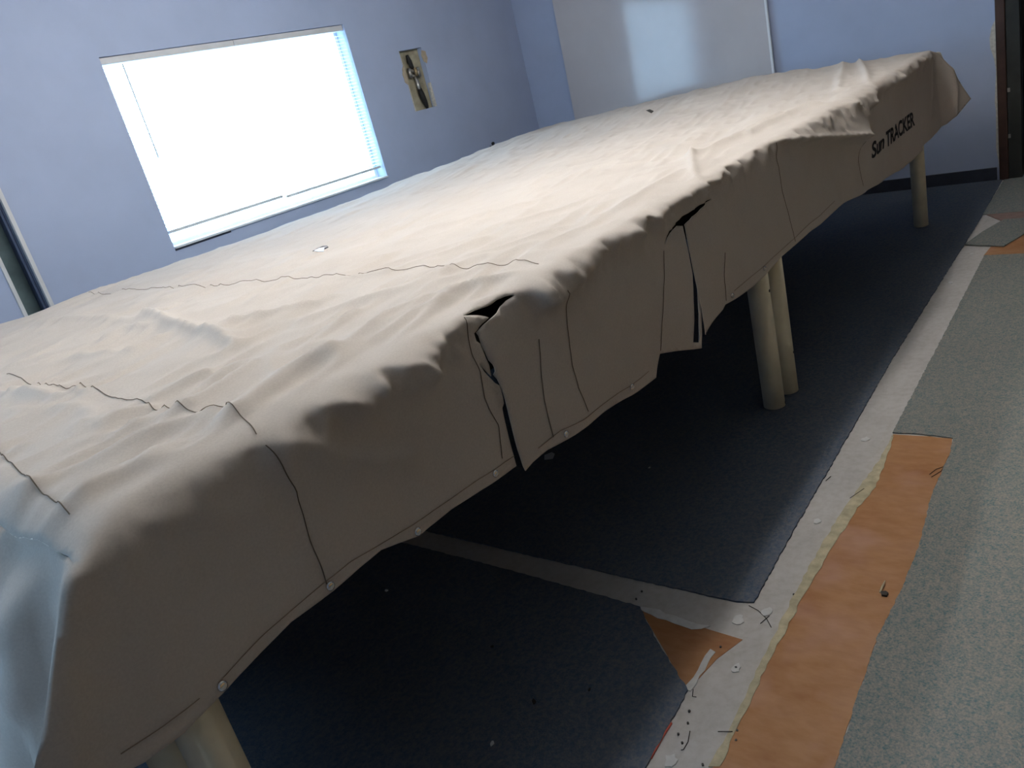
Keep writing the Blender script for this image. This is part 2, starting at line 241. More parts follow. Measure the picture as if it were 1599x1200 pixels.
M['thread'] = simple('seam_thread', (.15, .115, .085), .9, .2, 60)
M['thread_pale'] = simple('hem_stitch', (.26, .20, .15), .9, .2, 60)
M['ink'] = simple('black_ink', (.012, .011, .012), .7, .2, 60)
M['rim'] = simple('frayed_lit_edge', (.85, .80, .72), .95, .1, 60)  # frayed cloth, with the light on its cut edges put into the colour
M['glue'] = simple('old_glue', (.45, .40, .27), .7, .25, 30, bmp=.4, bscale=60)
M['filler'] = simple('white_filler', (.60, .60, .59), .9, .1, 40)
M['nail'] = simple('dark_nail', (.05, .05, .05), .5, .2, 50)
M['red'] = simple('red_mark', (.62, .14, .10), .8, .1, 30)
M['white_plastic'] = simple('white_plastic', (.75, .76, .78), .4, .05, 20)
M['lamp_housing'] = simple('white_enamel', (.7, .7, .7), .4, .05, 20)
M['pink'] = simple('pinkish_board', (.24, .16, .14), .9, .15, 20)

# canvas: tan, fine weave, faint grime
mt, nt, p = mat_new('tan_canvas'); M['canvas'] = mt
n1 = noise(nt, 3.0, 5); n2 = noise(nt, 260, 2)
c = ramp(nt, n1, [(.25, (.495, .445, .40)), (.75, (.565, .515, .47))])
c = mixc(nt, .10, c, ramp(nt, n2, [(.3, (.25, .22, .17)), (.7, (.8, .74, .64))]))
nt.links.new(c, p.inputs['Base Color']); p.inputs['Roughness'].default_value = .92; p.inputs['Specular IOR Level'].default_value = .12
bump(nt, p, n2, .12, .001)

# carpet: heathered grey with teal and tan flecks
mt, nt, p = mat_new('heathered_carpet'); M['carpet'] = mt
n1 = noise(nt, 85, 6, .75); n2 = noise(nt, 200, 3, .7); n3 = noise(nt, 2.5, 3)
c = ramp(nt, n1, [(.38, (.07, .145, .165)), (.47, (.18, .205, .20)), (.54, (.27, .25, .22)), (.64, (.34, .30, .255))])
c = mixc(nt, .55, c, ramp(nt, n2, [(.38, (.10, .165, .18)), (.5, (.235, .24, .225)), (.64, (.34, .305, .265))]))
c = mixc(nt, .35, c, ramp(nt, n3, [(.3, (.75, .76, .78)), (.7, (1, 1, 1))]), 'MULTIPLY')
nt.links.new(c, p.inputs['Base Color']); p.inputs['Roughness'].default_value = 1.0; p.inputs['Specular IOR Level'].default_value = .05
bump(nt, p, n2, .6, .004)

# darker navy carpet under the table
mt, nt, p = mat_new('navy_carpet'); M['carpet_navy'] = mt
n1 = noise(nt, 90, 5, .75); n3 = noise(nt, 2.0, 3)
c = ramp(nt, n1, [(.36, (.075, .105, .15)), (.5, (.115, .135, .17)), (.64, (.165, .165, .18))])
c = mixc(nt, .3, c, ramp(nt, n3, [(.3, (.75, .76, .8)), (.7, (1, 1, 1))]), 'MULTIPLY')
nt.links.new(c, p.inputs['Base Color']); p.inputs['Roughness'].default_value = 1.0; p.inputs['Specular IOR Level'].default_value = .05
bump(nt, p, n1, .6, .004)

# bare subfloor, pale levelling compound
mt, nt, p = mat_new('pale_subfloor'); M['subfloor'] = mt
n1 = noise(nt, 6, 6); n2 = noise(nt, 45, 4)
c = ramp(nt, n1, [(.3, (.44, .42, .40)), (.7, (.55, .53, .515))])
c = mixc(nt, .25, c, ramp(nt, n2, [(.35, (.35, .33, .29)), (.6, (.56, .55, .54))]))
nt.links.new(c, p.inputs['Base Color']); p.inputs['Roughness'].default_value = .85; p.inputs['Specular IOR Level'].default_value = .2
bump(nt, p, n2, .2, .002)

# orange glue-stained plywood
mt, nt, p = mat_new('orange_plywood'); M['ply'] = mt
n1 = noise(nt, 6, 5, .6, (1.2, .6, 1)); n2 = noise(nt, 24, 4, .6, (1.6, .7, 1)); n3 = noise(nt, 4.0, 3)
c = ramp(nt, n1, [(.3, (.29, .115, .04)), (.5, (.36, .175, .07)), (.7, (.40, .215, .115))])
c = mixc(nt, .35, c, ramp(nt, n2, [(.35, (.25, .10, .035)), (.65, (.40, .21, .10))]))
c = mixc(nt, ramp(nt, n3, [(.52, (0, 0, 0)), (.68, (.45, .45, .45))]), c, (.46, .27, .21))
nt.links.new(c, p.inputs['Base Color']); p.inputs['Roughness'].default_value = .6; p.inputs['Specular IOR Level'].default_value = .3

# whiteboard enamel
mt, nt, p = mat_new('whiteboard_enamel'); M['board'] = mt
n1 = noise(nt, 2.0, 4)
nt.links.new(ramp(nt, n1, [(.3, (.49, .47, .48)), (.7, (.54, .52, .53))]), p.inputs['Base Color'])
p.inputs['Roughness'].default_value = .10; p.inputs['Specular IOR Level'].default_value = .4

# blinds: thin white slats that let daylight through
mt, nt, p = mat_new('white_blind_slat'); M['blind'] = mt
out = nt.nodes['Material Output']
df = nt.nodes.new('ShaderNodeBsdfDiffuse'); tr = nt.nodes.new('ShaderNodeBsdfTranslucent'); mx = nt.nodes.new('ShaderNodeMixShader')
n1 = noise(nt, 9)
nt.links.new(ramp(nt, n1, [(.3, (.86, .87, .88)), (.7, (.9, .9, .9))]), df.inputs['Color'])
tr.inputs['Color'].default_value = (.85, .87, .9, 1); mx.inputs['Fac'].default_value = .68
nt.links.new(df.outputs[0], mx.inputs[1]); nt.links.new(tr.outputs[0], mx.inputs[2]); nt.links.new(mx.outputs[0], out.inputs['Surface'])

# window glass: a thin clear sheet
mt, nt, p = mat_new('clear_pane'); M['glass'] = mt
out = nt.nodes['Material Output']
tp = nt.nodes.new('ShaderNodeBsdfTransparent'); gl = nt.nodes.new('ShaderNodeBsdfGlossy'); lw = nt.nodes.new('ShaderNodeLayerWeight'); pw = nt.nodes.new('ShaderNodeMath'); fr = nt.nodes.new('ShaderNodeMath'); mx = nt.nodes.new('ShaderNodeMixShader')
gl.inputs['Roughness'].default_value = .02; lw.inputs['Blend'].default_value = .5; pw.operation = 'POWER'; pw.inputs[1].default_value = 5; fr.operation = 'MULTIPLY_ADD'; fr.inputs[1].default_value = .95; fr.inputs[2].default_value = .04
nt.links.new(lw.outputs['Facing'], pw.inputs[0]); nt.links.new(pw.outputs[0], fr.inputs[0])
n1 = noise(nt, 3); nt.links.new(ramp(nt, n1, [(.3, (.93, .95, .95)), (.7, (.97, .98, .98))]), tp.inputs['Color'])
nt.links.new(fr.outputs[0], mx.inputs['Fac']); nt.links.new(tp.outputs[0], mx.inputs[1]); nt.links.new(gl.outputs[0], mx.inputs[2]); nt.links.new(mx.outputs[0], out.inputs['Surface'])

# lamp tube
def tube_mat(strength):
    mt, nt, p = mat_new('fluorescent_tube')
    p.inputs['Base Color'].default_value = (.9, .9, .9, 1); p.inputs['Emission Color'].default_value = (*LAMP_COL, 1); p.inputs['Emission Strength'].default_value = strength
    return mt

# ------------------------------------------------------------------ room shell
def wall_sheet(name, axis, c, ur, zr, holes, depth, mat):
    """a wall face with rectangular openings (u0,u1,z0,z1) and reveals running back by depth"""
    us = sorted({ur[0], ur[1], *[h[0] for h in holes], *[h[1] for h in holes]}); zs = sorted({zr[0], zr[1], *[h[2] for h in holes], *[h[3] for h in holes]})
    bm = bmesh.new()
    P = (lambda u, z, t: (u, c+t, z)) if axis == 'y' else (lambda u, z, t: (c+t, u, z))
    for t in (0, depth):
        for i in range(len(us)-1):
            for j in range(len(zs)-1):
                um, zm = (us[i]+us[i+1])/2, (zs[j]+zs[j+1])/2
                if any(h[0] < um < h[1] and h[2] < zm < h[3] for h in holes): continue
                bm.faces.new([bm.verts.new(P(*q, t)) for q in ((us[i], zs[j]), (us[i+1], zs[j]), (us[i+1], zs[j+1]), (us[i], zs[j+1]))])
    for h in holes + [(ur[0], ur[1], zr[0], zr[1])]:
        q = [(h[0], h[2]), (h[1], h[2]), (h[1], h[3]), (h[0], h[3])]
        for k in range(4):
            a, b = q[k], q[(k+1) % 4]
            bm.faces.new([bm.verts.new(P(*a, 0)), bm.verts.new(P(*b, 0)), bm.verts.new(P(*b, depth)), bm.verts.new(P(*a, depth))])
    bmesh.ops.remove_doubles(bm, verts=bm.verts, dist=1e-5)
    bmesh.ops.recalc_face_normals(bm, faces=bm.faces)
    return tag(mesh_obj(name, bm, mat), kind='structure')

WIN = (2.272, 3.962, 0.903, 1.908)
SLOT = (1.432, 1.548, 0.60, 1.52)
HOLE = (4.405, 4.640, 1.273, 1.688)
wall_left = wall_sheet('wall_left', 'y', WALL_Y, (NEAR_X, FAR_X+.15), (0, CEIL), [WIN, SLOT, HOLE], .14, M['wall'])
wall_back = wall_sheet('wall_back', 'x', FAR_X, (RIGHT_Y, WALL_Y), (0, CEIL), [(-.30, .705, .0, 2.08)], .14, M['wall'])
wall_right = wall_sheet('wall_right', 'y', RIGHT_Y, (NEAR_X, FAR_X), (0, CEIL), [], -.12, M['wall_side'])
NW = (1.75, 2.70, .95, 2.05)
wall_front = wall_sheet('wall_front', 'x', NEAR_X, (RIGHT_Y, WALL_Y), (0, CEIL), [NW], -.14, M['wall'])
ceiling = tag(boxo('ceiling', (NEAR_X-.14, RIGHT_Y-.12, CEIL), (FAR_X+.15, WALL_Y+.14, CEIL+.1), M['ceiling']), kind='structure')
floor = tag(boxo('floor', (NEAR_X-.14, RIGHT_Y-.12, -.1), (FAR_X+1.2, WALL_Y+.14, 0), M['subfloor']), kind='structure')
tag(boxo('baseboard_back', (FAR_X-.012, .83, 0.0), (FAR_X, WALL_Y, .082), M['base'], bev=.003), kind='structure')
tag(boxo('baseboard_left', (NEAR_X, WALL_Y-.012, 0.0), (FAR_X-.012, WALL_Y, .082), M['base'], bev=.003), kind='structure')

# floor pieces: carpet left in place, strips torn out
T = .0045
yl, xl = WALL_Y-.013, NEAR_X
a = K_CARPETA
pts = [(1.50, yl), (5.825, yl), (5.825, .80)] + [tuple(q) for q in a[::-1][:-1]] + [(1.4711, 1.95), (1.485, 3.0)]
prism('carpet_piece', frays(pts, .012, .0018, skip=(0, 1)), 0, T, M['carpet_navy'], floor)
b = K_CARPETB
pts = [(xl, yl), (1.405, yl), (1.392, 2.6)] + [tuple(q) for q in b] + [(.4, .745), (xl, .735)]
prism('carpet_piece', frays(pts, .012, .0018, skip=(0, len(pts)-1)), 0, T, M['carpet_navy'], floor)
o = K_ORANGE
right_edge = [tuple(q) for q in o[9:]]
pts = [(xl, RIGHT_Y), (4.27, RIGHT_Y), (4.22, 0.2), (4.20, .45), (4.215, .662), (3.2, .648), (2.372, .640), (2.375, .56)] + right_edge + [(.5, .43), (xl, .42)]
prism('carpet_piece', frays(pts, .012, .0018, skip=(0, len(pts)-1)), 0, T, M['carpet'], floor)
pts = [(4.99, .786), (4.985, .5), (4.97, 0), (4.97, RIGHT_Y), (5.83, RIGHT_Y), (5.83, .79)]
prism('carpet_piece', frays(pts, .012, .0018, skip=(2, 3, 4)), 0, T, M['carpet'], floor)
# folded-over corner of carpet at the far end, lying on the bare strip
flp = [tuple(q) for q in K_FARFLAP]
o_ = prism('carpet_flap', flp, .004, .009, M['carpet'], floor)
# plywood patches
prism('plywood_patch', frays([tuple(q) for q in o] + [(.3, .43), (.3, .63)], .02, .002), 0, .0022, M['ply'], floor)
prism('plywood_patch', [tuple(q) for q in K_NOTCH], 0, .0015, M['ply'], floor)
prism('plywood_patch', [(4.215, .665), (4.36, .655), (4.62, .60), (4.80, .30), (4.8, -.6), (4.25, -.6), (4.21, .3)], 0, .0022, M['ply'], floor)
prism('pink_board', [(4.83, .675), (4.985, .765), (4.98, .2), (4.9, -.6), (4.82, -.6), (4.825, .5)], 0, .004, M['pink'], floor)
prism('glue_line', frays([tuple(q) for q in K_GLUE], .02, .003), 0, .0035, M['glue'], floor)
for sm in K_SMEAR: prism('filler_smear', frays([tuple(q) for q in sm], .02, .004), 0, .0025, M['filler'], floor)
for i, (x, y) in enumerate(K_SPOTS):
    n = 11; rr = random.uniform(.012, .02)
    prism('filler_spot', [(x+rr*random.uniform(.6, 1.25)*math.cos(2*math.pi*k/n), y+.75*rr*random.uniform(.6, 1.25)*math.sin(2*math.pi*k/n)) for k in range(n)], 0, .0025, M['filler'], floor)
for (x, y) in K_NAILS[:]:
    prism('nail_head', [(x+random.uniform(.0018, .003)*math.cos(2*math.pi*k/8), y+random.uniform(.0018, .003)*math.sin(2*math.pi*k/8)) for k in range(8)], 0, .004, M['nail'], floor)
def ribbon_floor(name, pts, w, z, mat, parent):
    bm = bmesh.new(); tube(bm, [(x, y, z) for x, y in pts], w, 5)
    return adopt(mesh_obj(name, bm, mat, smooth=True), parent)
ribbon_floor('red_line', K_RED, .0025, .002, M['red'], floor)

# far doorway
door = tag(empty('door_1', (FAR_X, .3, 0)), kind='structure')
boxo('casing', (FAR_X-.022, .765, 0.0), (FAR_X+.0, .815, 2.12), M['door_wood'], door, .004)
boxo('casing', (FAR_X-.022, -.36, 0.0), (FAR_X+.0, -.31, 2.12), M['door_wood'], door, .004)
boxo('casing', (FAR_X-.022, -.36, 2.121), (FAR_X+.0, .815, 2.18), M['door_wood'], door, .004)
boxo('jamb', (FAR_X-.012, .693, 0), (FAR_X+.13, .764, 2.08), M['door_dark'], door, .003)
boxo('jamb', (FAR_X-.012, -.309, 0), (FAR_X+.13, -.25, 2.08), M['door_dark'], door, .003)
ds = boxo('door_slab', (FAR_X+.055, -.249, .008), (FAR_X+.095, .692, 2.07), M['door_slab'], door, .003)
for yy in (.60, .16):
    for z0, z1 in ((.22, .85), (1.05, 1.85)):
        boxo('door_molding', (FAR_X+.047, yy-.34, z0), (FAR_X+.056, yy, z1), M['door_slab'], ds, .004)
for (y, z) in K_SPECKS: boxo('latch_glint_plate', (FAR_X-.0145, y-.008, z-.012), (FAR_X-.0118, y+.008, z+.012), M['steel'], door, .001)  # small steel plates stand for the glints on the frame hardware
pl = [tuple(q) for q in K_PLASTER]
prism('torn_plaster', [(.812, 1.4), (.822, 1.25)] + pl + [(.813, .08)], FAR_X-.004, FAR_X+.001, M['plaster'], door, axis='x')

# window in the left wall
win = tag(empty('window_1', (3.117, WALL_Y, .9)), kind='structure')
x0, x1, z0, z1 = WIN
fy0, fy1 = WALL_Y+.09, WALL_Y+.13
boxo('frame', (x0, fy0, z0), (x0+.025, fy1, z1), M['white_plastic'], win, .003)
boxo('frame', (x1-.025, fy0, z0), (x1, fy1, z1), M['white_plastic'], win, .003)
boxo('frame', (x0+.025, fy0, z0), (x1-.025, fy1, z0+.03), M['white_plastic'], win, .003)
boxo('frame', (x0+.025, fy0, z1-.03), (x1-.025, fy1, z1), M['white_plastic'], win, .003)
boxo('pane', (x0+.025, fy0+.017, z0+.03), (x1-.025, fy0+.022, z1-.03), M['glass'], win)
boxo('sill', (x0+.001, WALL_Y-.012, z0-.001), (x1-.001, fy0, z0+.012), M['white_plastic'], win, .003)
boxo('sill_dark_strip', (x0, WALL_Y-.0025, z0-.012), (2.64, WALL_Y+.001, z0-.001), M['base'], win)  # thin dark strip below the left part of the sill

# two venetian blinds side by side in the window
slat_bm = bmesh.new()
hw, tilt, n = .0125, math.radians(14), 6
prof = [(-hw + 2*hw*k/n, .0022*(1-(2*k/n-1)**2)) for k in range(n+1)]
def make_blind(xa, xb, label, zbot):
    t = tag(empty('venetian_blind', ((xa+xb)/2, WALL_Y+.045, z1)), label, 'blind', None)
    boxo('headrail', (xa, WALL_Y+.012, z1-.036), (xb, WALL_Y+.05, z1-.002), M['trim'], t, .003)
    boxo('bottom_rail', (xa+.012, WALL_Y+.02, zbot), (xb-.012, WALL_Y+.045, zbot+.016), M['trim'], t, .003)
    bm = bmesh.new(); L = xb-xa-.003
    lo, hi = [], []
    for (u, v) in prof:
        uu, vv = u*math.cos(tilt)-v*math.sin(tilt), u*math.sin(tilt)+v*math.cos(tilt)
        lo.append(bm.verts.new((-L/2, uu, vv))); hi.append(bm.verts.new((L/2, uu, vv)))
    for k in range(n): bm.faces.new((lo[k], hi[k], hi[k+1], lo[k+1]))
    me = bpy.data.meshes.new('slat'); bm.to_mesh(me); bm.free(); me.materials.append(M['blind'])
    for p_ in me.polygons: p_.use_smooth = True
    z = zbot+.03
    while z < z1-.045:
        s = link('slat', me); s.location = ((xa+xb)/2, WALL_Y+.032, z); adopt(s, t)
        z += .0215
    for xx in (xa+.12, (xa+xb)/2, xb-.12):
        bm = bmesh.new(); tube(bm, [(xx, WALL_Y+.0185, z1-.04), (xx, WALL_Y+.0185, zbot+.01)], .0011, 5)
        adopt(mesh_obj('ladder_cord', bm, M['white_plastic']), t)
    return t
bl = make_blind(x0+.004, 3.0965, 'white venetian blind filling the left half of the bright window', .985)
bm = bmesh.new(); tube(bm, [(2.386, WALL_Y+.010, 1.865), (2.383, WALL_Y+.006, 1.38)], .0035, 8)
adopt(mesh_obj('tilt_wand', bm, M['trim'], smooth=True), bl)
make_blind(3.0985, x1-.003, 'white venetian blind filling the right half of the bright window', .975)

# slot cut in the left wall, with pale trim on both sides
trim = tag(empty('trim_1', (1.49, WALL_Y, .6)), kind='structure')
sx0, sx1, sz0, sz1 = SLOT
boxo('slot_back', (sx0-.02, WALL_Y+.10, sz0-.02), (sx1+.02, WALL_Y+.139, sz1+.02), M['cavity_dark'], trim)
boxo('slot_side', (sx1-.010, WALL_Y+.012, sz0), (sx1, WALL_Y+.10, sz1), M['gap_blue'], trim)
boxo('slot_bead', (sx1-.022, WALL_Y+.02, sz0), (sx1-.0105, WALL_Y+.035, sz1), M['gap_blue'], trim, .002)
boxo('slot_trim', (sx1-.002, WALL_Y-.010, sz0), (sx1+.018, WALL_Y+.012, sz1+.01), M['trim'], trim, .002)
boxo('slot_trim', (sx0-.014, WALL_Y-.010, sz0), (sx0+.004, WALL_Y+.012, sz1+.01), M['trim'], trim, .002)
boxo('slot_trim', (sx0+.0045, WALL_Y-.010, sz1-.006), (sx1-.0025, WALL_Y+.012, sz1+.01), M['trim'], trim, .002)

# ragged hole in the left wall and the pipe inside it
trim2 = tag(empty('trim_2', (4.53, WALL_Y, 1.27)), kind='structure')
hx0, hx1, hz0, hz1 = HOLE
boxo('cavity_back', (hx0-.06, WALL_Y+.044, hz0-.06), (hx1+.06, WALL_Y+.139, hz1+.06), M['cavity'], trim2)
prism('cut_edge', [(hx0, hz0), (hx0+.010, hz0), (hx0+.001, hz1), (hx0-.002, hz1)], WALL_Y-.002, WALL_Y+.014, M['plaster'], trim2, axis='y')
prism('cut_edge', [(hx1-.02, hz0), (hx1+.003, hz0), (hx1+.003, hz0+.17), (hx1-.018, hz0+.168)], WALL_Y-.002, WALL_Y+.014, M['plaster'], trim2, axis='y')
prism('paper_tear', frays([(hx0-.018, 1.57), (hx0+.010, 1.60), (hx0+.012, 1.49), (hx0+.004, 1.455), (hx0-.022, 1.48), (hx0-.028, 1.53)], .02, .003), WALL_Y-.003, WALL_Y+.001, M['paper'], trim2, axis='y')
prism('paper_tear', frays([(hx1-.006, 1.665), (hx1+.030, 1.655), (hx1+.036, 1.61), (hx1+.018, 1.575), (hx1-.012, 1.59), (hx1-.02, 1.63)], .02, .003), WALL_Y-.003, WALL_Y+.001, M['paper'], trim2, axis='y')

valve = tag(empty('pipe_valve', (4.52, WALL_Y+.022, 1.28)), 'old water pipe with a grey valve inside the ragged wall hole', 'pipe')
py = WALL_Y+.022
bm = bmesh.new(); tube(bm, [(4.497, py, 1.655), (4.500, py-.004, 1.61), (4.512, py, 1.585), (4.520, py, 1.54)], [.010, .019, .016, .013], 12)
adopt(mesh_obj('pipe_stub', bm, M['iron'], smooth=True), valve)
bm = bmesh.new(); tube(bm, [(4.470, py, 1.547), (4.575, py, 1.540)], .014, 12); tube(bm, [(4.470, py, 1.512), (4.575, py, 1.508)], .011, 12)
tube(bm, [(4.478, py, 1.565), (4.478, py, 1.50)], .016, 12); tube(bm, [(4.566, py, 1.562), (4.566, py, 1.495)], .016, 12)
vb = adopt(mesh_obj('valve_body', bm, M['steel'], smooth=True), valve)
bm = bmesh.new(); tube(bm, [(4.521, py-.020, 1.56), (4.523, py-.022, 1.505)], .011, 12)
adopt(mesh_obj('valve_stem', bm, M['brass'], smooth=True), valve)
bm = bmesh.new(); tube(bm, [(4.524, py, 1.51), (4.529, py, 1.43), (4.532, py, 1.405)], [.013, .017, .015], 12)
adopt(mesh_obj('coupling', bm, M['steel'], smooth=True), valve)
bm = bmesh.new(); tube(bm, [(4.531, py-.002, 1.415), (4.537, py-.004, 1.375), (4.549, py-.004, 1.325), (4.562, py+.0, 1.290), (4.572, py+.006, 1.262)], [.017, .022, .020, .014, .006], 12)
adopt(mesh_obj('lower_pipe', bm, M['iron'], smooth=True), valve)

# whiteboard on the far wall
wb = tag(empty('whiteboard', (FAR_X, 2.97, .60)), 'large grey-white whiteboard with a thin bright edge on the blue far wall', 'whiteboard')
lean = math.radians(1.5)
for nm, a_, b_, mm in (('panel', (-.014, 2.146, 0), (0, 3.81, 1.46), M['board']), ('edge_trim', (-.018, 2.131, 0), (0, 2.146, 1.46), M['white_plastic'])):
    o_ = boxo(nm, a_, b_, mm)
    o_.location = (FAR_X-.002-1.46*math.sin(lean), 0, .60); o_.rotation_euler.y = lean
    bpy.context.view_layer.update(); adopt(o_, wb)

# window in the wall behind the camera
win2 = tag(empty('window_2', (NEAR_X, 2.2, .95)), kind='structure')
for (ya, yb, za, zb) in ((1.75, 1.79, .95, 2.05), (2.66, 2.70, .95, 2.05), (1.79, 2.66, .95, .99), (1.79, 2.66, 2.01, 2.05)):
    boxo('frame', (NEAR_X-.12, ya, za), (NEAR_X-.07, yb, zb), M['white_plastic'], win2, .003)
boxo('pane', (NEAR_X-.10, 1.79, .99), (NEAR_X-.095, 2.66, 2.01), M['glass'], win2)

# ceiling tube lights
for i, (x, y, L, W) in enumerate(LAMPS):
    t = tag(empty('ceiling_light', (x, y, CEIL)), ['bare tube ceiling light above the front edge of the covered table', 'bare tube ceiling light above the middle of the covered table'][i], 'light')
    boxo('housing', (x-L/2, y-.022, CEIL-.025), (x+L/2, y+.022, CEIL), M['lamp_housing'], t, .004)
    bm = bmesh.new(); tube(bm, [(x-L/2+.03, y, CEIL-.075), (x+L/2-.03, y, CEIL-.075)], .016, 10)
    adopt(mesh_obj('tube', bm, tube_mat(W), smooth=True), t)

# ------------------------------------------------------------------ table under the cover
table = tag(empty('table', (2.64, 2.2, 0)), 'long table standing on cream pipe legs under the tan cover', 'table')
boxo('tabletop', (X0+.04, YF+.04, .842), (X1-.06, YB-.08, .876), M['plytop'], table)
for yy in (YF+.045, 2.2, YB-.09): boxo('rail', (X0+.06, yy, .775), (X1-.07, yy+.04, .8415), M['plytop'], table)
leg_bm = bmesh.new()
prof = [(.0, .0), (.032, .0), (.0375, .003), (.0375, .771), (.0, .771)]
rings = []
for (rr, z) in prof[1:-1]: rings.append([leg_bm.verts.new((rr*math.cos(2*math.pi*k/28), rr*math.sin(2*math.pi*k/28), z)) for k in range(28)])
for a_, b_ in zip(rings, rings[1:]):
    for k in range(28): leg_bm.faces.new((a_[k], a_[(k+1) % 28], b_[(k+1) % 28], b_[k]))
leg_bm.faces.new(rings[0][::-1]); leg_bm.faces.new(rings[-1])
leg_me = bpy.data.meshes.new('leg'); leg_bm.to_mesh(leg_me); leg_bm.free(); leg_me.materials.append(M['pvc'])
for p_ in leg_me.polygons: p_.use_smooth = len(p_.vertices) == 4
legs = []
for (x, y) in ((.337, 1.075), (.33, 1.235), (2.512, 1.066), (2.640, 1.062), (4.852, 1.066), (.40, 3.35), (2.55, 3.35), (4.80, 3.35)):
    lg = link('leg', leg_me); lg.location = (x, y, T); adopt(lg, table); legs.append(lg)
def scuff(leg, ang, z, w, hgt):
    bm = bmesh.new(); c = leg.location
    n = 4; R_ = .0379
    va = [bm.verts.new((c.x+R_*math.cos(ang+w*(k/n-.5)), c.y+R_*math.sin(ang+w*(k/n-.5)), z-hgt/2*(1-abs(2*k/n-1)*.5))) for k in range(n+1)]
    vb_ = [bm.verts.new((c.x+R_*math.cos(ang+w*(k/n-.5)), c.y+R_*math.sin(ang+w*(k/n-.5)), z+hgt/2*(1-abs(2*k/n-1)*.5))) for k in range(n+1)]
    for k in range(n): bm.faces.new((va[k], va[k+1], vb_[k+1], vb_[k]))
    adopt(mesh_obj('scuff', bm, M['scuff']), leg)
bpy.context.view_layer.update()
scuff(legs[2], -1.9, .52, .20, .03); scuff(legs[2], -1.55, .44, .35, .012); scuff(legs[2], -1.35, .018, .30, .014); scuff(legs[3], -1.5, .16, .25, .01)

# ------------------------------------------------------------------ the cover
def vnoise(x, y, seed=0):
    xi, yi = np.floor(x).astype(int), np.floor(y).astype(int); xf, yf = x-xi, y-yi
    def hsh(a, b):
        n_ = (a*374761393 + b*668265263 + seed*974634777) & 0xffffffff
        n_ = ((n_ ^ (n_ >> 13))*1274126177) & 0xffffffff
        return ((n_ ^ (n_ >> 16)) & 0xffff)/65535.0*2-1
    u, v = xf*xf*xf*(xf*(xf*6-15)+10), yf*yf*yf*(yf*(yf*6-15)+10)
    return (hsh(xi, yi)*(1-u)+hsh(xi+1, yi)*u)*(1-v) + (hsh(xi, yi+1)*(1-u)+hsh(xi+1, yi+1)*u)*v
def sst(x, a, b):
    t = np.clip((x-a)/(b-a), 0, 1); return t*t*(3-2*t)
def polydist(X, Y, pts):
    best = np.full(X.shape, 1e9)
    for (ax, ay), (bx, by) in zip(pts, pts[1:]):
        dx, dy = bx-ax, by-ay; L2 = dx*dx+dy*dy+1e-12
        t = np.clip(((X-ax)*dx+(Y-ay)*dy)/L2, 0, 1)
        best = np.minimum(best, (X-ax-t*dx)**2+(Y-ay-t*dy)**2)
    return best
term = sorted(map(tuple, K_TERM))
TX, TS = np.array([q[0] for q in term]), np.array([q[1] for q in term])
BZX, BZ = np.array([q[0] for q in K_BACKZ]), np.array([q[1]-H_TAB for q in K_BACKZ])
fz = sorted(map(tuple, K_FARZ)); FZY, FZ = np.array([q[0] for q in fz]), np.array([q[1]-H_TAB for q in fz])

def top_height(X, Y):
    b = np.interp(X, BZX, BZ)
    z = H_TAB + b*sst(Y, 1.4, 3.4)*(1-sst(X, 4.2, 5.0)) + np.interp(Y, FZY, FZ)*sst(X, 3.6, 5.0)
    fade = sst(Y, YF+.005, YF+.10)
    for pts, a_, w_ in K_RIDGES:
        d2 = polydist(X, Y, pts); z = z + a_*1.9*np.exp(-np.sqrt(d2+(.25*w_)**2)/(.62*w_))*(.35+.65*fade)
    # soft drag folds that run mostly along the table
    n1 = vnoise(X*2.2+Y*2.6, Y*9-X*2.0, 1); n2 = vnoise(X*5+Y*5, Y*18-X*5, 2); n3 = vnoise(X*30, Y*30, 3); n4 = vnoise(X*8+Y*12, Y*36-X*10, 4)
    near = .55+.45*sst(-X, -2.6, -.6)
    z = z + fade*near*(.0085*n1 + .007*(1-2*np.abs(n2)) + .0007*(1-2*np.abs(n4)) + .0005*n3)
    de = np.clip((.07-(X-X0))/.07, 0, 1); z = z - .032*de*de
    df_ = np.clip((.05-(X1-X))/.05, 0, 1); z = z - .02*df_*df_
    db = np.clip((.08-(YB-Y))/.08, 0, 1); z = z - .03*db*db
    return z
def bend(X):
    return np.minimum(.028 + .035*np.exp(-np.maximum(X-.35, 0)/.45), .055)
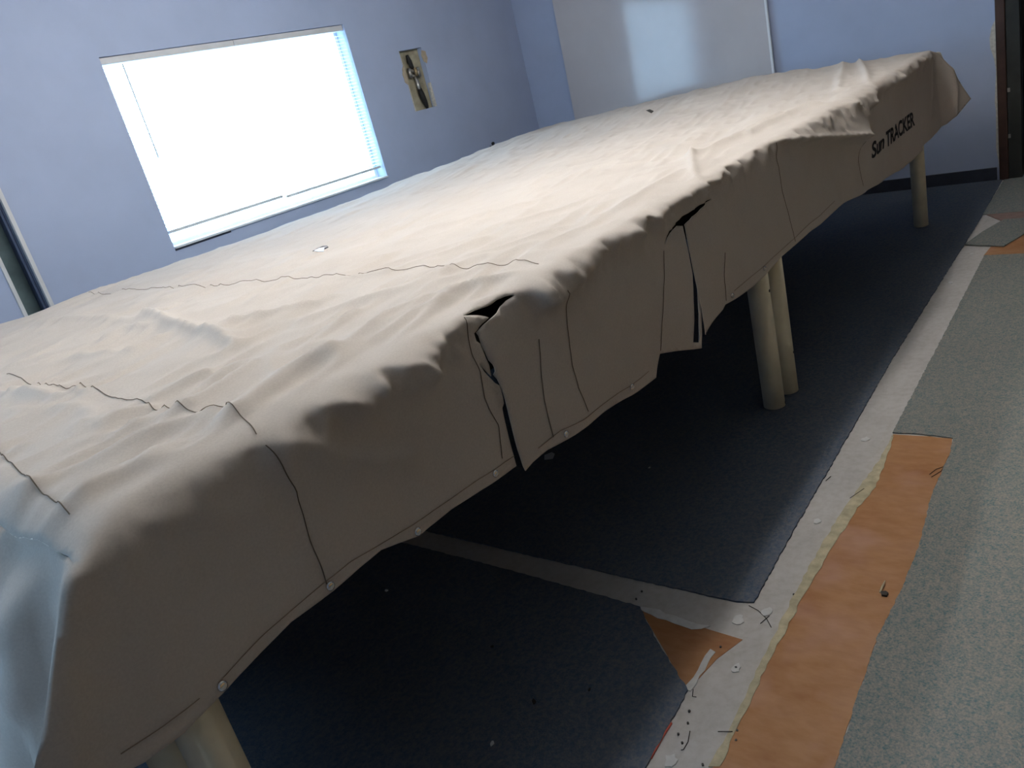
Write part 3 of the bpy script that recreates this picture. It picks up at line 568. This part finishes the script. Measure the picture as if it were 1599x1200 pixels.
def skirt_out(X, s):
    calm = 1-.85*np.exp(-((X-1.07)/.09)**2)      # little puff around the first tear
    sl = np.maximum(np.interp(X, TX, TS), 0.0)*calm
    sp = np.maximum(s, 0)
    r0 = bend(X)
    se = np.maximum(s+r0, 0); le = sl+r0
    q_ = np.clip(se/le, 0, 1); soft = 1-.75*sst(X, 2.3, 2.8)
    f_ = np.where(se < le, q_*(1+soft*(1-q_)), np.exp(-(se-le)/(.22*sl+.010)))
    d_ = .52*sl*f_
    base_ = d_
    d_ = d_*0
    for pts, a_, w_ in K_SRIDGES: d_ = d_ + a_*1.2*np.exp(-np.sqrt(polydist(X, s, pts)+(.25*w_)**2)/(.75*w_))
    cr = calm*np.exp(-((s-.02)/.05)**2)*(.4+.6*(X > .62))
    d_ = d_ + cr*(.011*vnoise(X*24, s*14+X*6, 5) + .0075*(1-2*np.abs(vnoise(X*42, s*20-X*9, 6))))
    d_ = d_ + .045*sp + sp*(.045*vnoise(X*2.3, s*1.2, 7) + .030*vnoise(X*6.5, s*2.0, 8))
    d_ = d_ + .0006*vnoise(X*40, s*40, 9)*sst(s, 0, .05)
    # the torn edges stand a little proud
    d_ = d_ + (X > 1.0415)*(X < 1.4)*np.exp(-(X-1.04)/.08)*.006*sst(s, .03, .10)
    d_ = d_ + (X > 1.6)*(X < 1.9)*.010*sst(s, .14, .34)*np.exp(-np.abs(X-1.80)/.09)
    return base_, d_ + .55*np.maximum(X-5.0, 0)
def cover_pos(X, s):
    X, s = np.asarray(X, float), np.asarray(s, float)
    rr = bend(X)
    u = np.clip((s+rr)/(2*rr), 0, 1)
    # a quadratic bend from the top plane into the hanging side
    y = np.where(s < -rr, YF - s, np.where(s > rr, YF, YF + rr*(1-u)**2))
    drop = np.where(s < -rr, 0, np.where(s > rr, s, rr*u*u))
    Yt = YF + np.maximum(-s, 0)
    zt = top_height(np.clip(X, X0, X1), Yt)
    w = 1-sst(s, -rr, rr*1.2)
    o1, o2 = skirt_out(X, s)
    o = o1 + o2*sst(s, -rr*1.1, rr*.9)
    z = H_TAB + (zt-H_TAB)*w - drop
    crease = np.exp(-((s+.01)/.05)**2)*.003*vnoise(X*22, s*22, 11)
    return np.stack([X, y - o, z + crease], -1)

def inside(px, py, poly):
    poly = np.asarray(poly); c_ = np.zeros(px.shape, bool); j = len(poly)-1
    for i in range(len(poly)):
        xi, yi = poly[i]; xj, yj = poly[j]
        hit = ((yi > py) != (yj > py)) & (px < (xj-xi)*(py-yi)/((yj-yi) if yj != yi else 1e-12)+xi)
        c_ ^= hit; j = i
    return c_
def dense(poly, step, closed=True):
    out_ = []
    for i in range(len(poly)-(not closed)):
        a_, b_ = np.array(poly[i]), np.array(poly[(i+1) % len(poly)])
        k = max(1, int(math.ceil(np.linalg.norm(b_-a_)/step)))
        out_ += [tuple(a_+(b_-a_)*j/k) for j in range(k)]
    return out_ if closed else out_ + [tuple(poly[-1])]

cover_bm = bmesh.new()
SEAM_S = -.066
NX = 560
xs = np.linspace(X0, X1, NX)
# hanging front side, with its slits
hem = dense([tuple(q) for q in K_HEM], .012, False)
outer = [(x, SEAM_S) for x in xs[::-1]] + [(X0, SEAM_S*.66), (X0, SEAM_S*.33)] + hem + [(X1, SEAM_S*.33), (X1, SEAM_S*.66)]
hole = dense([tuple(q) for q in K_HOLE], .012)
gx, gs = np.meshgrid(np.arange(.06, 5.6, .0115), np.arange(SEAM_S+.009, .50, .0095))
gx = gx + (np.arange(gx.shape[0]) % 2)[:, None]*.0057
gx, gs = gx.ravel(), gs.ravel()
ok = inside(gx, gs, outer) & ~inside(gx, gs, hole)
gx, gs = gx[ok], gs[ok]
bd = np.array(outer + hole)
keep = np.ones(len(gx), bool)
for (ax, ay) in bd:
    sel = np.abs(gx-ax) < .006
    keep[sel] &= (gx[sel]-ax)**2+(gs[sel]-ay)**2 > .0045**2
gx, gs = gx[keep], gs[keep]
P2 = [Vector(q) for q in outer+hole] + [Vector(q) for q in zip(gx, gs)]
no, nh = len(outer), len(hole)
E2 = [(i, (i+1) % no) for i in range(no)] + [(no+i, no+(i+1) % nh) for i in range(nh)]
vo, eo, fo = delaunay_2d_cdt(P2, E2, [], 0, 1e-6)[:3]
V2 = np.array([(v.x, v.y) for v in vo]); F2 = np.array([t_ for t_ in fo if len(t_) == 3])
cc = V2[F2].mean(1)
tri = V2[F2]; longest = np.max([np.linalg.norm(tri[:, k]-tri[:, k-1], axis=1) for k in range(3)], axis=0)
F2 = F2[(longest < .05) & inside(cc[:, 0], cc[:, 1], outer) & ~inside(cc[:, 0], cc[:, 1], hole)]
ar = np.cross(V2[F2[:, 1]]-V2[F2[:, 0]], V2[F2[:, 2]]-V2[F2[:, 0]])
F2 = np.where((ar < 0)[:, None], F2, F2[:, ::-1])       # all turned to face up and outwards
P3 = cover_pos(V2[:, 0], V2[:, 1])
allV = [P3]; allF = [F2]
base = len(P3)
def grid(P, want):
    """P: array (n,m,3); want: the way the faces look"""
    global base
    n_, m_ = P.shape[:2]
    idx = np.arange(n_*m_).reshape(n_, m_)+base
    q = np.stack([idx[:-1, :-1], idx[1:, :-1], idx[1:, 1:], idx[:-1, 1:]], -1).reshape(-1, 4)
    pm = P.reshape(-1, 3); q0 = q-base
    nn_ = np.cross(pm[q0[:, 2]]-pm[q0[:, 0]], pm[q0[:, 3]]-pm[q0[:, 1]]).sum(0)
    if nn_ @ np.array(want) < 0: q = q[:, ::-1]
    allV.append(P.reshape(-1, 3)); base += n_*m_
    allF.append(q)
# top
ss = -np.concatenate([np.linspace(-SEAM_S, 2.42, 250), np.linspace(2.435, YB-YF, 7)])
GX, GS = np.meshgrid(xs, ss, indexing='ij')
TOPP = cover_pos(GX, GS); grid(TOPP, (0, 0, 1))
# near end, facing the camera side; joins the free edge of the front side
tt = np.concatenate([[0], np.linspace(.02, .4, 26), np.linspace(.42, YB-YF, 70)])
q5 = [q for q in hem if q[1] <= .2511][:200]
k5 = next(i for i, q in enumerate(hem) if abs(q[1]-K_HEM[5][1]) < 1e-6)
q5 = hem[:k5+1]; ev, ex = np.array([q[1] for q in q5]), np.array([q[0] for q in q5])
ev[0] = 0; vv = ev/ev[-1]
ed = np.array(K_HEM[:6]); ed_v, ed_x = ed[:, 1].copy(), ed[:, 0].copy(); ed_v[0] = 0; ed_x[0] = X0
TG, VG = np.meshgrid(tt, vv, indexing='ij')
vmax = ev[-1] + .36*sst(TG, 0, .35) + .02*vnoise(TG*3, TG*0, 21)*sst(TG, .1, .4)
V_ = VG*vmax
k_end = .22 + .40*np.exp(-TG/.05) 
xg = X0 - V_*k_end - .05*sst(V_, .0, .10)*sst(TG, .09, .14)*(1-sst(TG, .35, .9))
xg = xg - sst(V_, 0, .12)*(.030*vnoise(TG*6+V_*2, V_*4, 22) + .018*vnoise(TG*13-V_*7, V_*8, 23) + .006*vnoise(TG*30+V_*12, V_*22, 25))*sst(TG, .01, .1) - .018*np.exp(-((V_-.03)/.05)**2)*vnoise(TG*16, V_*14, 24)*sst(TG, .02, .1)
edge = cover_pos(ex, np.array([q[1] for q in q5]))
EP = np.stack([np.broadcast_to(np.interp(V_, ed_v, ed_x), V_.shape), YF+TG, V_*0], -1)
zt = top_height(np.full_like(TG, X0), YF+TG)
e_z = cover_pos(np.full(1, X0), np.zeros(1))[0]
zz = zt - V_; yy = YF + TG
PN = np.stack([xg, yy, zz], -1)
bl_ = np.exp(-(TG/.035)**2)[..., None]
PN = PN*(1-bl_) + np.broadcast_to(edge[None], PN.shape)*bl_ + np.stack([TG*0, TG, TG*0], -1)*bl_
PN[:, 0] = np.stack([np.full_like(tt, X0), YF+tt, zt[:, 0]], -1)
PN[:2, 0] = cover_pos(np.full(2, X0), -tt[:2]) 
grid(PN, (-1, 0, 0))
# far end and back hang simply
vv2 = np.linspace(0, 1, 22)
TG, VG = np.meshgrid(tt, vv2, indexing='ij')
fe = np.array(K_HEM[::-1][:6]); fv, fx = fe[:, 1].copy(), fe[:, 0].copy(); fv[0] = 0; fx[0] = X1
o_ = np.argsort(fv); fv, fx = fv[o_], fx[o_]
V_ = VG*.27
PF = np.stack([X1 + .12*V_ + .012*vnoise(TG*8, V_*6, 31)*sst(V_, 0, .1), YF+TG, top_height(np.full_like(TG, X1), YF+TG)-V_], -1)
edge = cover_pos(np.interp(vv2*.27, fv, fx), vv2*.27)
bl_ = np.exp(-(TG/.06)**2)[..., None]
PF = PF*(1-bl_) + (np.broadcast_to(edge[None], PF.shape)+np.stack([TG*0, TG, TG*0], -1))*bl_
PF[:, 0] = np.stack([np.full_like(tt, X1), YF+tt, top_height(np.full_like(tt, X1), YF+tt)], -1)
grid(PF, (1, 0, 0))
XG, VG = np.meshgrid(xs[::2], vv2, indexing='ij')
PB = np.stack([XG, YB + .04*VG + .012*vnoise(XG*5, VG*2, 33)*VG, top_height(XG, np.full_like(XG, YB))-VG*.3], -1)
grid(PB, (0, 1, 0))
Vall = np.concatenate(allV)
faces = [tuple(int(i) for i in q) for a_ in allF for q in a_]
me = bpy.data.meshes.new('boat_cover')
me.from_pydata([tuple(map(float, q)) for q in Vall], [], faces)
bm = bmesh.new(); bm.from_mesh(me)
bmesh.ops.remove_doubles(bm, verts=bm.verts, dist=.0012)
bm.to_mesh(me); bm.free()
for p_ in me.polygons: p_.use_smooth = True
me.materials.append(M['canvas']); me.materials.append(M['rim'])
cover = link('boat_cover', me)
tag(cover, 'wrinkled tan canvas boat cover with torn slits draped over the long table', 'cover')
sm = cover.modifiers.new('thickness', 'SOLIDIFY'); sm.thickness = .0022; sm.offset = -1; sm.material_offset_rim = 1

# stitched seams, hem stitching
def frame_at(X, s):
    e = 1e-3
    p0 = cover_pos(X, s); px = cover_pos(X+e, s); ps = cover_pos(X, s-e)
    n_ = np.cross(px-p0, ps-p0); n_ /= np.linalg.norm(n_, axis=-1, keepdims=True)
    return p0, n_
def seam(name, pts, width, mat, on_top=False):
    q = np.array([(x, (YF-y) if on_top else y) for x, y in pts])
    L = np.concatenate([[0], np.cumsum(np.linalg.norm(np.diff(q, axis=0), axis=1))])
    n_ = max(4, int(L[-1]/.008)); t_ = np.linspace(0, L[-1], n_)
    X, s = np.interp(t_, L, q[:, 0]), np.interp(t_, L, q[:, 1])
    p0, nn = frame_at(X, s)
    tan = np.gradient(p0, axis=0); tan /= np.linalg.norm(tan, axis=1, keepdims=True)
    side = np.cross(tan, nn)
    bm_ = bmesh.new()
    A_ = [bm_.verts.new(p0[i]+side[i]*width/2+nn[i]*.0014) for i in range(n_)]
    B_ = [bm_.verts.new(p0[i]+nn[i]*.0028) for i in range(n_)]
    C_ = [bm_.verts.new(p0[i]-side[i]*width/2+nn[i]*.0014) for i in range(n_)]
    for i in range(n_-1):
        bm_.faces.new((A_[i], A_[i+1], B_[i+1], B_[i])); bm_.faces.new((B_[i], B_[i+1], C_[i+1], C_[i]))
    return adopt(mesh_obj(name, bm_, mat, smooth=True), cover)
for q in K_SEAM_TOP: seam('seam', q, .0018, M['thread'], True)
for q in K_SEAM_SKIRT: seam('seam', q, .0018, M['thread'])
for q in K_HEMSEAM: seam('hem_stitching', q, .0016, M['thread_pale'])
# snaps
snap_bm = bmesh.new()
rings = []
for (rr, z) in ((.0078, 0), (.0078, .0022), (.0064, .0042), (.0035, .0054)): rings.append([snap_bm.verts.new((rr*math.cos(2*math.pi*k/14), rr*math.sin(2*math.pi*k/14), z)) for k in range(14)])
for a_, b_ in zip(rings, rings[1:]):
    for k in range(14): snap_bm.faces.new((a_[k], a_[(k+1) % 14], b_[(k+1) % 14], b_[k]))
snap_bm.faces.new(rings[-1])
snap_me = bpy.data.meshes.new('snap'); snap_bm.to_mesh(snap_me); snap_bm.free(); snap_me.materials.append(M['snap'])
for p_ in snap_me.polygons: p_.use_smooth = True
for (x, s) in K_SNAP:
    p0, nn = frame_at(np.array([x]), np.array([s]))
    o_ = link('snap', snap_me); o_.matrix_world = Matrix.Translation(Vector(p0[0])+Vector(nn[0])*.0005) @ Vector(nn[0]).to_track_quat('Z', 'Y').to_matrix().to_4x4()
    adopt(o_, cover)
# printed lettering, following the cloth
def lettering(txt, xa, xb, s_base, hgt, shear):
    cu = bpy.data.curves.new('lettering', 'FONT'); cu.body = txt; cu.size = 1.0; cu.shear = shear; cu.offset = .032
    to = bpy.data.objects.new('lettering_curve', cu); COL.objects.link(to)
    bpy.context.view_layer.update()
    me_ = bpy.data.meshes.new_from_object(to.evaluated_get(bpy.context.evaluated_depsgraph_get()))
    bpy.data.objects.remove(to)
    co = np.array([v.co[:] for v in me_.vertices])
    bx0, bx1 = co[:, 0].min(), co[:, 0].max()
    X = xa + (co[:, 0]-bx0)/(bx1-bx0)*(xb-xa); s = s_base - co[:, 1]/.73*hgt
    p0, nn = frame_at(X, s)
    for v, q in zip(me_.vertices, p0+nn*.0012): v.co = q
    me_.materials.clear(); me_.materials.append(M['ink'])
    return adopt(link('lettering', me_), cover)
lt = lettering('Sun', 3.625, 3.87, .285, .060, .35)
lt2 = lettering('TRACKER', 3.905, 4.43, .292, .066, .2)
lt['label'] = 'black slanted lettering on the hanging side'
# black patch for the dark inside of a small hole, torn lip on top, a dark spot further along
def patch(name, pts, lift, mat):
    q = np.array(pts); p0, nn = frame_at(q[:, 0], YF-q[:, 1])
    bm_ = bmesh.new()
    hi = [bm_.verts.new(p0[i]+nn[i]*lift[i]) for i in range(len(q))]
    lo = [bm_.verts.new(p0[i]+nn[i]*.0002) for i in range(len(q))]
    bm_.faces.new(hi)
    for i in range(len(q)): j = (i+1) % len(q); bm_.faces.new((lo[i], lo[j], hi[j], hi[i]))
    bmesh.ops.recalc_face_normals(bm_, faces=bm_.faces)
    bmesh.ops.triangulate(bm_, faces=[fc for fc in bm_.faces if len(fc.verts) > 4])
    return adopt(mesh_obj(name, bm_, mat), cover)
patch('hole_dark_patch', K_HOLE_TOP, [.0015]*len(K_HOLE_TOP), M['ink'])
o_ = patch('torn_lip', K_LIP, [.002, .005, .005, .002, .002], M['white_plastic']); o_['label'] = 'bright white lip of a small tear'
patch('stain_spot', K_SPOT, [.0015]*len(K_SPOT), M['scuff'])

# ------------------------------------------------------------------ small things
kx, ky, kz = K_KNOB
bm = bmesh.new(); tube(bm, [(kx, WALL_Y+.002, kz-.025), (kx, WALL_Y-.025, kz-.025), (kx, WALL_Y-.035, kz-.012), (kx, WALL_Y-.036, kz+.004), (kx, WALL_Y-.034, kz+.010)], [.011, .010, .011, .014, .006], 10)
tag(mesh_obj('wall_hook', bm, M['ink'], smooth=True), 'small black hook on the blue wall just above the back edge of the cover', 'hook')

def scrap(name, label, cat, x, y, pts, t, mat, z=T, group=None):
    o = prism(name, [(px, py_) for px, py_ in pts], 0, t, mat)
    o.location = (x, y, z); o.rotation_euler.z = random.uniform(0, 6)
    for v in o.data.vertices: v.co.z += .0015*math.sin(60*v.co.x+40*v.co.y)*(v.co.z > 1e-6)
    return tag(o, label, cat, group)
x, y = K_SCRAP
scrap('paper_scrap', 'small pale paper scrap on the dark carpet below the first torn slit', 'paper', x, y, [(-.018, -.02), (.014, -.026), (.022, .008), (.012, .026), (-.016, .018)], .0015, M['trim'])
FL = ['pale fleck on the dark carpet just under the front hem near the bare cross strip', 'tiny tan crumb on the dark carpet in front of the cross strip', 'dark crumb on the carpet in the shade near the bottom of the picture', '', '', 'tiny pale fleck on the dark carpet in the middle of the floor', 'brown crumb on the dark carpet close to the bare strip', 'pale fleck on the dark carpet at the very bottom']
for i, (x, y) in enumerate(K_FLECKS):
    if not FL[i]: continue
    n = 7; rr = (.006, .005, .007, 0, 0, .004, .005, .006)[i]
    scrap('floor_crumb', FL[i], 'crumb', x, y, [(rr*random.uniform(.7, 1.3)*math.cos(2*math.pi*k/n), .6*rr*random.uniform(.7, 1.3)*math.sin(2*math.pi*k/n)) for k in range(n)], .003, M['trim'] if i in (0, 5, 7) else M['scuff'])
x, y = K_FLECKS[3]
scrap('wood_chip', 'dark chip lying on the orange plywood patch beside a pale splinter', 'chip', x, y, [(-.009, -.006), (.006, -.008), (.011, .002), (.002, .008), (-.007, .005)], .005, M['iron'], z=.0022)
bm = bmesh.new(); tube(bm, [(q[0], q[1], .0045+.002*k) for k, q in enumerate(K_SPLINTER)], [.002, .0025, .001], 6)
tag(mesh_obj('splinter', bm, M['glue']), 'pale upturned splinter on the orange plywood patch', 'splinter')
HL = ['short curved dark hair near the bottom of the bare strip', 'long thin brown hair on the bare strip at the crossing', 'short brown thread crossing the long hair on the bare strip', 'small reddish fibre at the torn carpet corner beside the strip', 'thin pale fibre on the upper part of the bare strip', 'curled dark hair loop on the orange plywood near its far end', 'thin fibre on the orange plywood near the glue line', 'short straight hair across the glue line near the bottom']
for i, q in enumerate(K_HAIR):
    z = .0036 if i in (5, 6) else .0016
    if i == 7: z = .0048
    bm = bmesh.new(); tube(bm, [(a_, b_, z) for a_, b_ in q], .0009, 5)
    tag(mesh_obj('hair_strand', bm, M['scuff'], smooth=True), HL[i], 'hair')
